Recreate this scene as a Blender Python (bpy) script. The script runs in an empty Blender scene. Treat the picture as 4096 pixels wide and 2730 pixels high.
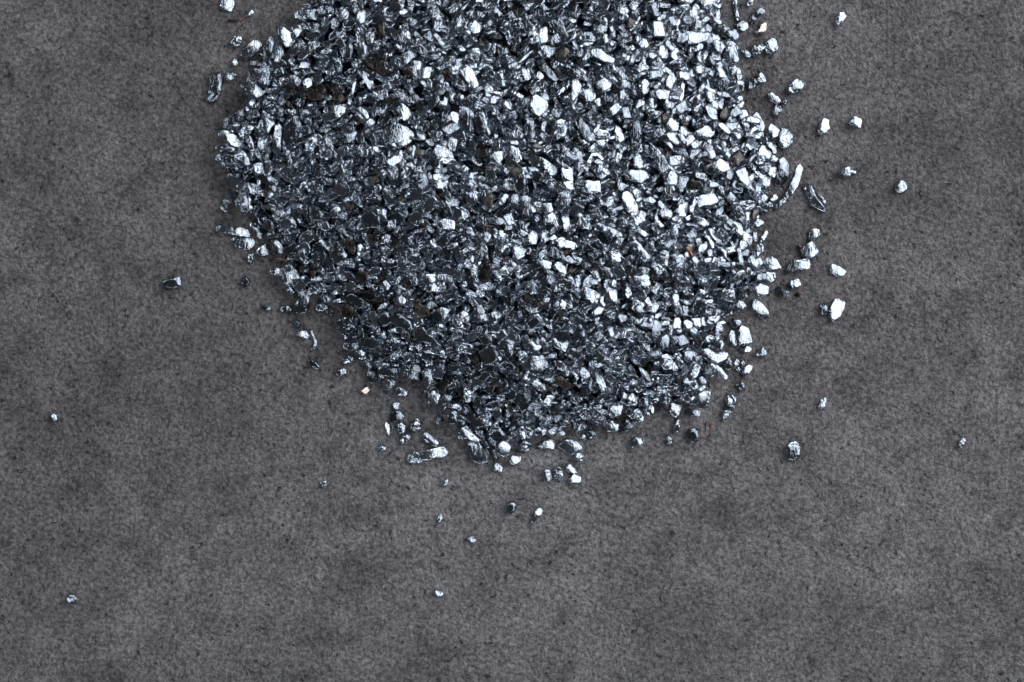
import bpy, math, random
import numpy as np
from mathutils import Vector

# ------------------------------------------------------------------ camera, world, lights, exposure
PX = 1e-4                      # one photo pixel = 0.1 mm on the slab
CX, CY = 2048.0, 1365.0        # photo centre
CAM_H = 9000.0                 # camera height, in photo pixels
scene = bpy.context.scene
COL = scene.collection

cam = bpy.data.cameras.new('camera')
cam.sensor_width = 36.0
cam.lens = 36.0 * CAM_H / 4096.0
cam.clip_start = 0.01
cam.clip_end = 50.0
cam_ob = bpy.data.objects.new('camera', cam)
cam_ob.location = (0, 0, CAM_H * PX)
COL.objects.link(cam_ob)
scene.camera = cam_ob

world = bpy.data.worlds.new('World')
scene.world = world
world.use_nodes = True
world.node_tree.nodes['Background'].inputs[0].default_value = (0.86, 0.92, 1.0, 1)
world.node_tree.nodes['Background'].inputs[1].default_value = 0.044

def area_light(name, loc, target, sx, sy, watts, color):
    l = bpy.data.lights.new(name, 'AREA')
    l.shape = 'RECTANGLE'; l.size = sx; l.size_y = sy
    l.energy = watts; l.color = color
    o = bpy.data.objects.new(name, l)
    o.location = loc
    o.rotation_euler = (Vector(target) - Vector(loc)).to_track_quat('-Z', 'Y').to_euler()
    COL.objects.link(o)
    return o
KEY = (0.91, 0.54, 0.90)
area_light('key_softbox', KEY, (0.03, 0.03, 0), 1.30, 1.25, 13.6, (0.91, 0.955, 1.0))
area_light('front_fill_softbox', (-0.10, -0.75, 0.55), (0, 0, 0), 0.6, 0.07, 1.5, (0.85, 0.92, 1.0))
area_light('left_fill_softbox', (-0.85, 0.30, 0.45), (0, 0, 0), 0.06, 0.5, 1.1, (0.85, 0.92, 1.0))

scene.view_settings.view_transform = 'Standard'
scene.view_settings.look = 'None'
scene.view_settings.exposure = 0.0
scene.view_settings.gamma = 1.0
scene.cycles.max_bounces = 6

# ------------------------------------------------------------------ materials
def new_mat(name):
    m = bpy.data.materials.new(name); m.use_nodes = True
    nt = m.node_tree
    return m, nt, nt.nodes, nt.links, nt.nodes['Principled BSDF']

def noise(nt, vec, scale, detail=2.0, rough=0.5, dist=0.0):
    n = nt.nodes.new('ShaderNodeTexNoise')
    n.inputs['Scale'].default_value = scale
    n.inputs['Detail'].default_value = detail
    n.inputs['Roughness'].default_value = rough
    n.inputs['Distortion'].default_value = dist
    nt.links.new(vec, n.inputs['Vector'])
    return n.outputs['Fac']

def ramp(nt, fac, stops):
    r = nt.nodes.new('ShaderNodeValToRGB')
    e = r.color_ramp.elements
    while len(e) < len(stops): e.new(0.5)
    for k, (p, c) in enumerate(stops):
        e[k].position = p
        e[k].color = (c, c, c, 1) if isinstance(c, (int, float)) else (*c, 1)
    nt.links.new(fac, r.inputs['Fac'])
    return r.outputs['Color']

def math_node(nt, op, a, b):
    n = nt.nodes.new('ShaderNodeMath'); n.operation = op
    for i, v in enumerate((a, b)):
        if isinstance(v, (int, float)): n.inputs[i].default_value = v
        else: nt.links.new(v, n.inputs[i])
    return n.outputs[0]

def mix_rgb(nt, blend, fac, a, b):
    n = nt.nodes.new('ShaderNodeMix'); n.data_type = 'RGBA'; n.blend_type = blend
    if isinstance(fac, (int, float)): n.inputs[0].default_value = fac
    else: nt.links.new(fac, n.inputs[0])
    for i, v in ((6, a), (7, b)):
        if isinstance(v, tuple): n.inputs[i].default_value = (*v, 1)
        else: nt.links.new(v, n.inputs[i])
    return n.outputs[2]

def metal(name, c0, c1, rough=0.2, bump=0.30):
    m, nt, N, L, P = new_mat(name)
    geo = N.new('ShaderNodeNewGeometry').outputs['Position']
    L.new(ramp(nt, noise(nt, geo, 160, 4), [(0.35, c0), (0.65, c1)]), P.inputs['Base Color'])
    P.inputs['Metallic'].default_value = 1.0
    r = ramp(nt, noise(nt, geo, 330, 3), [(0.3, rough * 0.6), (0.7, rough * 1.7)])
    L.new(r, P.inputs['Roughness'])
    # creases run along the piece: object space, stretched, turned at random for each piece
    oi = N.new('ShaderNodeObjectInfo'); tc = N.new('ShaderNodeTexCoord').outputs['Object']
    cmb = N.new('ShaderNodeCombineXYZ')
    L.new(math_node(nt, 'MULTIPLY', oi.outputs['Random'], 6.28), cmb.inputs[2])
    mp = N.new('ShaderNodeMapping'); mp.inputs['Scale'].default_value = (1.0, 0.33, 1.0)
    L.new(tc, mp.inputs['Vector']); L.new(cmb.outputs[0], mp.inputs['Rotation'])
    h = math_node(nt, 'ADD', math_node(nt, 'MULTIPLY', noise(nt, mp.outputs[0], 1000, 3, 0.6, 1.0), 0.9), math_node(nt, 'MULTIPLY', noise(nt, geo, 350, 2, 0.5, 0.8), 1.0))
    b = N.new('ShaderNodeBump'); b.inputs['Strength'].default_value = bump
    b.inputs['Distance'].default_value = 0.0012
    L.new(h, b.inputs['Height']); L.new(b.outputs[0], P.inputs['Normal'])
    return m
M_METAL = metal('silver_metal', (0.42, 0.465, 0.53), (0.60, 0.65, 0.73), 0.15)
M_DARK = metal('dim_reflection_metal', (0.22, 0.245, 0.29), (0.40, 0.44, 0.50), 0.12)  # darker copy of the silver metal; dim reflections put into the colour
M_BROWN = metal('brown_metal', (0.075, 0.069, 0.066), (0.150, 0.140, 0.134), 0.24)  # dull brown metal for the brownish chips
M_COPPER = metal('copper', (0.22, 0.085, 0.05), (0.45, 0.22, 0.15), 0.25)
M_PINK = metal('pale_copper', (0.75, 0.56, 0.50), (0.90, 0.74, 0.68), 0.25)
M_RUST = metal('rusty_metal', (0.05, 0.03, 0.025), (0.22, 0.15, 0.13), 0.35)

def concrete():
    m, nt, N, L, P = new_mat('grey_concrete')
    raw = N.new('ShaderNodeNewGeometry').outputs['Position']
    tilt = N.new('ShaderNodeMapping'); tilt.inputs['Rotation'].default_value = (0.62, 0.48, 0.35)   # keeps the noise lattice off the slab's plane
    L.new(raw, tilt.inputs['Vector']); geo = tilt.outputs[0]
    big = ramp(nt, noise(nt, geo, 7, 5, 0.6, 0.3), [(0.30, (0.187, 0.172, 0.174)), (0.50, (0.279, 0.262, 0.269)), (0.72, (0.371, 0.353, 0.362))])
    mid = ramp(nt, noise(nt, geo, 55, 9, 0.9, 0.3), [(0.36, 0.45), (0.47, 0.95), (0.64, 1.4)])
    c = mix_rgb(nt, 'MULTIPLY', 1.0, big, mid)
    fine = ramp(nt, noise(nt, geo, 640, 5, 0.8), [(0.36, 0.36), (0.48, 0.95), (0.64, 1.85)])
    c = mix_rgb(nt, 'MULTIPLY', 1.0, c, fine)
    # dark smudges drawn out along the trowel direction
    mp = N.new('ShaderNodeMapping'); mp.inputs['Rotation'].default_value = (0, 0, math.radians(38))
    mp.inputs['Scale'].default_value = (1.0, 1.9, 1.0)
    L.new(raw, mp.inputs['Vector'])
    sm = ramp(nt, noise(nt, mp.outputs[0], 22, 6, 0.72), [(0.38, 0.50), (0.50, 1.0), (1.0, 1.0)])
    gate = ramp(nt, noise(nt, geo, 9, 2), [(0.44, 0.0), (0.60, 0.8)])
    c = mix_rgb(nt, 'MULTIPLY', gate, c, sm)
    # thin scratches
    mp2 = N.new('ShaderNodeMapping'); mp2.inputs['Rotation'].default_value = (0, 0, math.radians(20))
    mp2.inputs['Scale'].default_value = (26.0, 1.2, 1.0)
    L.new(raw, mp2.inputs['Vector'])
    sc = ramp(nt, noise(nt, mp2.outputs[0], 14, 3, 0.5), [(0.27, 0.4), (0.32, 1.0), (1.0, 1.0)])
    c = mix_rgb(nt, 'MULTIPLY', 0.45, c, sc)
    # pale mineral flecks
    fl = ramp(nt, noise(nt, geo, 300, 2), [(0.0, 0.0), (0.74, 0.0), (0.80, 1.0)])
    c = mix_rgb(nt, 'MIX', fl, c, (0.36, 0.36, 0.36))
    # pinholes
    vo = N.new('ShaderNodeTexVoronoi'); vo.inputs['Scale'].default_value = 230
    vo.inputs['Randomness'].default_value = 1.0
    wv = N.new('ShaderNodeTexNoise'); wv.inputs['Scale'].default_value = 420; L.new(geo, wv.inputs['Vector'])
    wm = N.new('ShaderNodeVectorMath'); wm.operation = 'SCALE'; wm.inputs['Scale'].default_value = 0.0042
    L.new(wv.outputs['Color'], wm.inputs[0])
    wa = N.new('ShaderNodeVectorMath'); wa.operation = 'ADD'
    L.new(geo, wa.inputs[0]); L.new(wm.outputs[0], wa.inputs[1])
    L.new(wa.outputs[0], vo.inputs['Vector'])
    pg = ramp(nt, noise(nt, geo, 120, 1), [(0.42, 0.0), (0.55, 1.0)])
    hole = math_node(nt, 'MULTIPLY', ramp(nt, vo.outputs['Distance'], [(0.0, 1.0), (0.10, 1.0), (0.19, 0.0)]), pg)
    vo2 = N.new('ShaderNodeTexVoronoi'); vo2.inputs['Scale'].default_value = 48
    L.new(wa.outputs[0], vo2.inputs['Vector'])
    hole2 = ramp(nt, vo2.outputs['Distance'], [(0.0, 1.0), (0.022, 1.0), (0.05, 0.0)])
    hole = math_node(nt, 'MAXIMUM', hole, hole2)
    c = mix_rgb(nt, 'MIX', math_node(nt, 'MULTIPLY', hole, 0.75), c, (0.02, 0.02, 0.022))
    L.new(c, P.inputs['Base Color'])
    P.inputs['Roughness'].default_value = 0.62
    P.inputs['Specular IOR Level'].default_value = 0.35
    h = math_node(nt, 'MULTIPLY', noise(nt, geo, 1000, 3, 0.65), 1.0)
    h = math_node(nt, 'ADD', h, math_node(nt, 'MULTIPLY', noise(nt, geo, 420, 3, 0.6), 1.1))
    h = math_node(nt, 'ADD', h, math_node(nt, 'MULTIPLY', noise(nt, geo, 60, 3), 0.4))
    h = math_node(nt, 'SUBTRACT', h, math_node(nt, 'MULTIPLY', hole, 1.0))
    b = N.new('ShaderNodeBump'); b.inputs['Strength'].default_value = 0.85
    b.inputs['Distance'].default_value = 0.0022
    L.new(h, b.inputs['Height']); L.new(b.outputs[0], P.inputs['Normal'])
    return m
M_CONCRETE = concrete()

# ------------------------------------------------------------------ mesh helpers (numpy, units = photo pixels until the very end)
RNG = np.random.default_rng(7)

def cube_sphere(n):
    vid, V, F = {}, [], []
    lin = np.tan(np.linspace(-math.pi / 4, math.pi / 4, n + 1))
    def v(p):
        k = tuple(np.round(p, 5))
        if k not in vid:
            vid[k] = len(V); q = np.array(p, float); V.append(q / np.linalg.norm(q))
        return vid[k]
    for ax in range(3):
        for s in (-1, 1):
            for i in range(n):
                for j in range(n):
                    quad = []
                    for a, b in ((i, j), (i + 1, j), (i + 1, j + 1), (i, j + 1)):
                        p = [0, 0, 0]; p[ax] = s
                        p[(ax + 1) % 3] = lin[a]; p[(ax + 2) % 3] = lin[b]
                        quad.append(v(p))
                    F.append(quad if s > 0 else quad[::-1])
    return np.array(V), np.array(F, dtype=np.int32)
SPHERES = {n: cube_sphere(n) for n in (3, 7, 11)}

def wrinkle(p, amp, wl, rng, k=5):
    """smooth pseudo noise: a sum of random plane waves"""
    out = np.zeros(len(p))
    for _ in range(k):
        d = rng.normal(size=3); d /= np.linalg.norm(d)
        w = wl * rng.uniform(0.6, 1.6)
        out += np.sin(p @ d * 2 * math.pi / w + rng.uniform(0, 6.28))
    return out * amp / math.sqrt(k)

def poly_radius(poly, th):
    """distance from the origin to the outline in direction th (star shaped outlines)"""
    r = np.full(th.shape, 1e-3)
    dx, dy = np.cos(th), np.sin(th)
    n = len(poly)
    for i in range(n):
        ax, ay = poly[i]; bx, by = poly[(i + 1) % n]
        ex, ey = bx - ax, by - ay
        den = dx * ey - dy * ex
        den = np.where(np.abs(den) < 1e-9, 1e-9, den)
        t = (ax * ey - ay * ex) / den
        s = (ax * dy - ay * dx) / den
        ok = (t > 0) & (s >= -1e-6) & (s <= 1 + 1e-6)
        r = np.where(ok, np.maximum(r, t), r)
    return r

def blob(poly, thick, n, e_side, e_top, rng, rough=1.0):
    S, F = SPHERES[n]
    th = np.arctan2(S[:, 1], S[:, 0])
    # slightly rounded corners: average the outline radius over neighbouring directions
    R = sum(w * poly_radius(poly, th + d) for w, d in ((0.5, 0), (0.25, 0.07), (0.25, -0.07)))
    hor = np.sqrt(S[:, 0] ** 2 + S[:, 1] ** 2)
    f = np.clip(hor, 0, 1) ** e_side
    g = np.sign(S[:, 2]) * np.abs(S[:, 2]) ** e_top
    V = np.stack([np.cos(th) * R * f, np.sin(th) * R * f, g * thick / 2], 1)
    wl = max(R.mean() * 1.1, 8)
    V += np.stack([wrinkle(V, 0.035 * rough * R.mean(), wl, rng, 3) for _ in range(3)], 1)
    V[:, 2] += wrinkle(V, 0.05 * rough * thick, wl * 0.6, rng, 4)
    return V, F.copy()

def ribbon(path, width, thick, rng, seg=22):
    P = np.array(path, float)
    if len(P) == 2: P = np.array([P[0], (P[0] + P[1]) / 2 + rng.normal(size=2) * 1.5, P[1]])
    d = np.concatenate([[0], np.cumsum(np.linalg.norm(np.diff(P, axis=0), axis=1))])
    t = np.linspace(0, d[-1], seg + 1)
    if len(P) == 3:
        u = d[1] / d[-1]; s = t / d[-1]          # quadratic through three points
        c = (P[1] - (1 - u) ** 2 * P[0] - u * u * P[2]) / (2 * u * (1 - u))
        C = ((1 - s) ** 2)[:, None] * P[0] + (2 * s * (1 - s))[:, None] * c + (s * s)[:, None] * P[2]
    else:
        C = np.stack([np.interp(t, d, P[:, 0]), np.interp(t, d, P[:, 1])], 1)
        for _ in range(2): C[1:-1] = (C[:-2] + 2 * C[1:-1] + C[2:]) / 4
    T = np.gradient(C, axis=0); T /= np.linalg.norm(T, axis=1)[:, None]
    Nn = np.stack([-T[:, 1], T[:, 0]], 1)
    m = 12; V = []
    prof = 1 + 0.13 * np.sin(t / d[-1] * rng.uniform(3, 9) + rng.uniform(0, 6)) + 0.06 * np.sin(t / d[-1] * rng.uniform(12, 22))
    cap = np.minimum(1, np.sqrt(np.clip(np.minimum(t, d[-1] - t) / (0.3 * width + 1e-3), 0.06, 1)))
    tw = rng.uniform(-0.25, 0.25) + rng.uniform(-0.3, 0.3) * (t / d[-1] - 0.5)
    for i in range(seg + 1):
        for k in range(m):
            a = 2 * math.pi * k / m
            ca, sa = math.cos(a), math.sin(a)
            y = math.copysign(abs(ca) ** 0.5, ca) * width / 2 * prof[i] * cap[i]
            z = math.copysign(abs(sa) ** 0.6, sa) * thick / 2 * (0.5 + 0.5 * cap[i])
            y2 = y * math.cos(tw[i]) - z * math.sin(tw[i]); z2 = y * math.sin(tw[i]) + z * math.cos(tw[i])
            V.append((C[i, 0] + Nn[i, 0] * y2, C[i, 1] + Nn[i, 1] * y2, z2))
    F = []
    for i in range(seg):
        for k in range(m):
            F.append((i * m + k, (i + 1) * m + k, (i + 1) * m + (k + 1) % m, i * m + (k + 1) % m))
    a0 = len(V); V.append((C[0, 0], C[0, 1], 0)); V.append((C[-1, 0], C[-1, 1], 0))
    for k in range(m):
        F.append((a0, k, (k + 1) % m, (k + 1) % m)); F.append((a0 + 1, seg * m + (k + 1) % m, seg * m + k, seg * m + k))
    V = np.array(V)
    V += np.stack([wrinkle(V, 0.045 * width, width * 0.9, rng, 3) for _ in range(3)], 1)
    V[:, 2] += wrinkle(V, 0.12 * thick, width * 0.6, rng, 4)
    return V, np.array(F, dtype=np.int32)

def facet(V, nrm, dist):
    """cut the shape with a plane: what sticks out is pressed flat onto it"""
    nrm = nrm / np.linalg.norm(nrm)
    over = V @ nrm - dist
    return V - np.outer(np.clip(over, 0, None) * 0.92, nrm)

def make_mesh(name, V, F, mats, mi=None, smooth=True):
    F = np.asarray(F, dtype=np.int32)
    tri = F[:, 2] == F[:, 3]
    me = bpy.data.meshes.new(name)
    cnt = np.where(tri, 3, 4).astype(np.int32)
    loops = F.reshape(-1)
    keep = np.ones(F.shape, bool); keep[tri, 3] = False
    loops = loops[keep.reshape(-1)]
    start = np.concatenate([[0], np.cumsum(cnt)[:-1]]).astype(np.int32)
    me.vertices.add(len(V)); me.vertices.foreach_set('co', (np.asarray(V, dtype=np.float32)).reshape(-1))
    me.loops.add(len(loops)); me.loops.foreach_set('vertex_index', loops.astype(np.int32))
    me.polygons.add(len(F)); me.polygons.foreach_set('loop_start', start)
    me.polygons.foreach_set('loop_total', cnt)
    for mt in mats: me.materials.append(mt)
    if mi is not None: me.polygons.foreach_set('material_index', np.asarray(mi, dtype=np.int32))
    me.polygons.foreach_set('use_smooth', np.full(len(F), smooth))
    me.update(calc_edges=True)
    if smooth: me.set_sharp_from_angle(angle=math.radians(30))
    return me

def to_world(x, y, z=0.0):
    """photo pixel + height -> the point that stands under that pixel, in pixel units round the slab centre"""
    k = 1.0 - z / CAM_H
    return (x - CX) * k, (CY - y) * k

# ------------------------------------------------------------------ the slab
def slab():
    w, h, t = 0.75, 0.6, 0.02
    V = np.array([(sx * w, sy * h, z) for z in (-t, 0) for sx, sy in ((-1, -1), (1, -1), (1, 1), (-1, 1))])
    F = [(4, 5, 6, 7), (3, 2, 1, 0), (0, 1, 5, 4), (1, 2, 6, 5), (2, 3, 7, 6), (3, 0, 4, 7)]
    o = bpy.data.objects.new('concrete_slab', make_mesh('concrete_slab', V, F, [M_CONCRETE], smooth=False))
    COL.objects.link(o)
    o['kind'] = 'structure'
slab()

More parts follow.
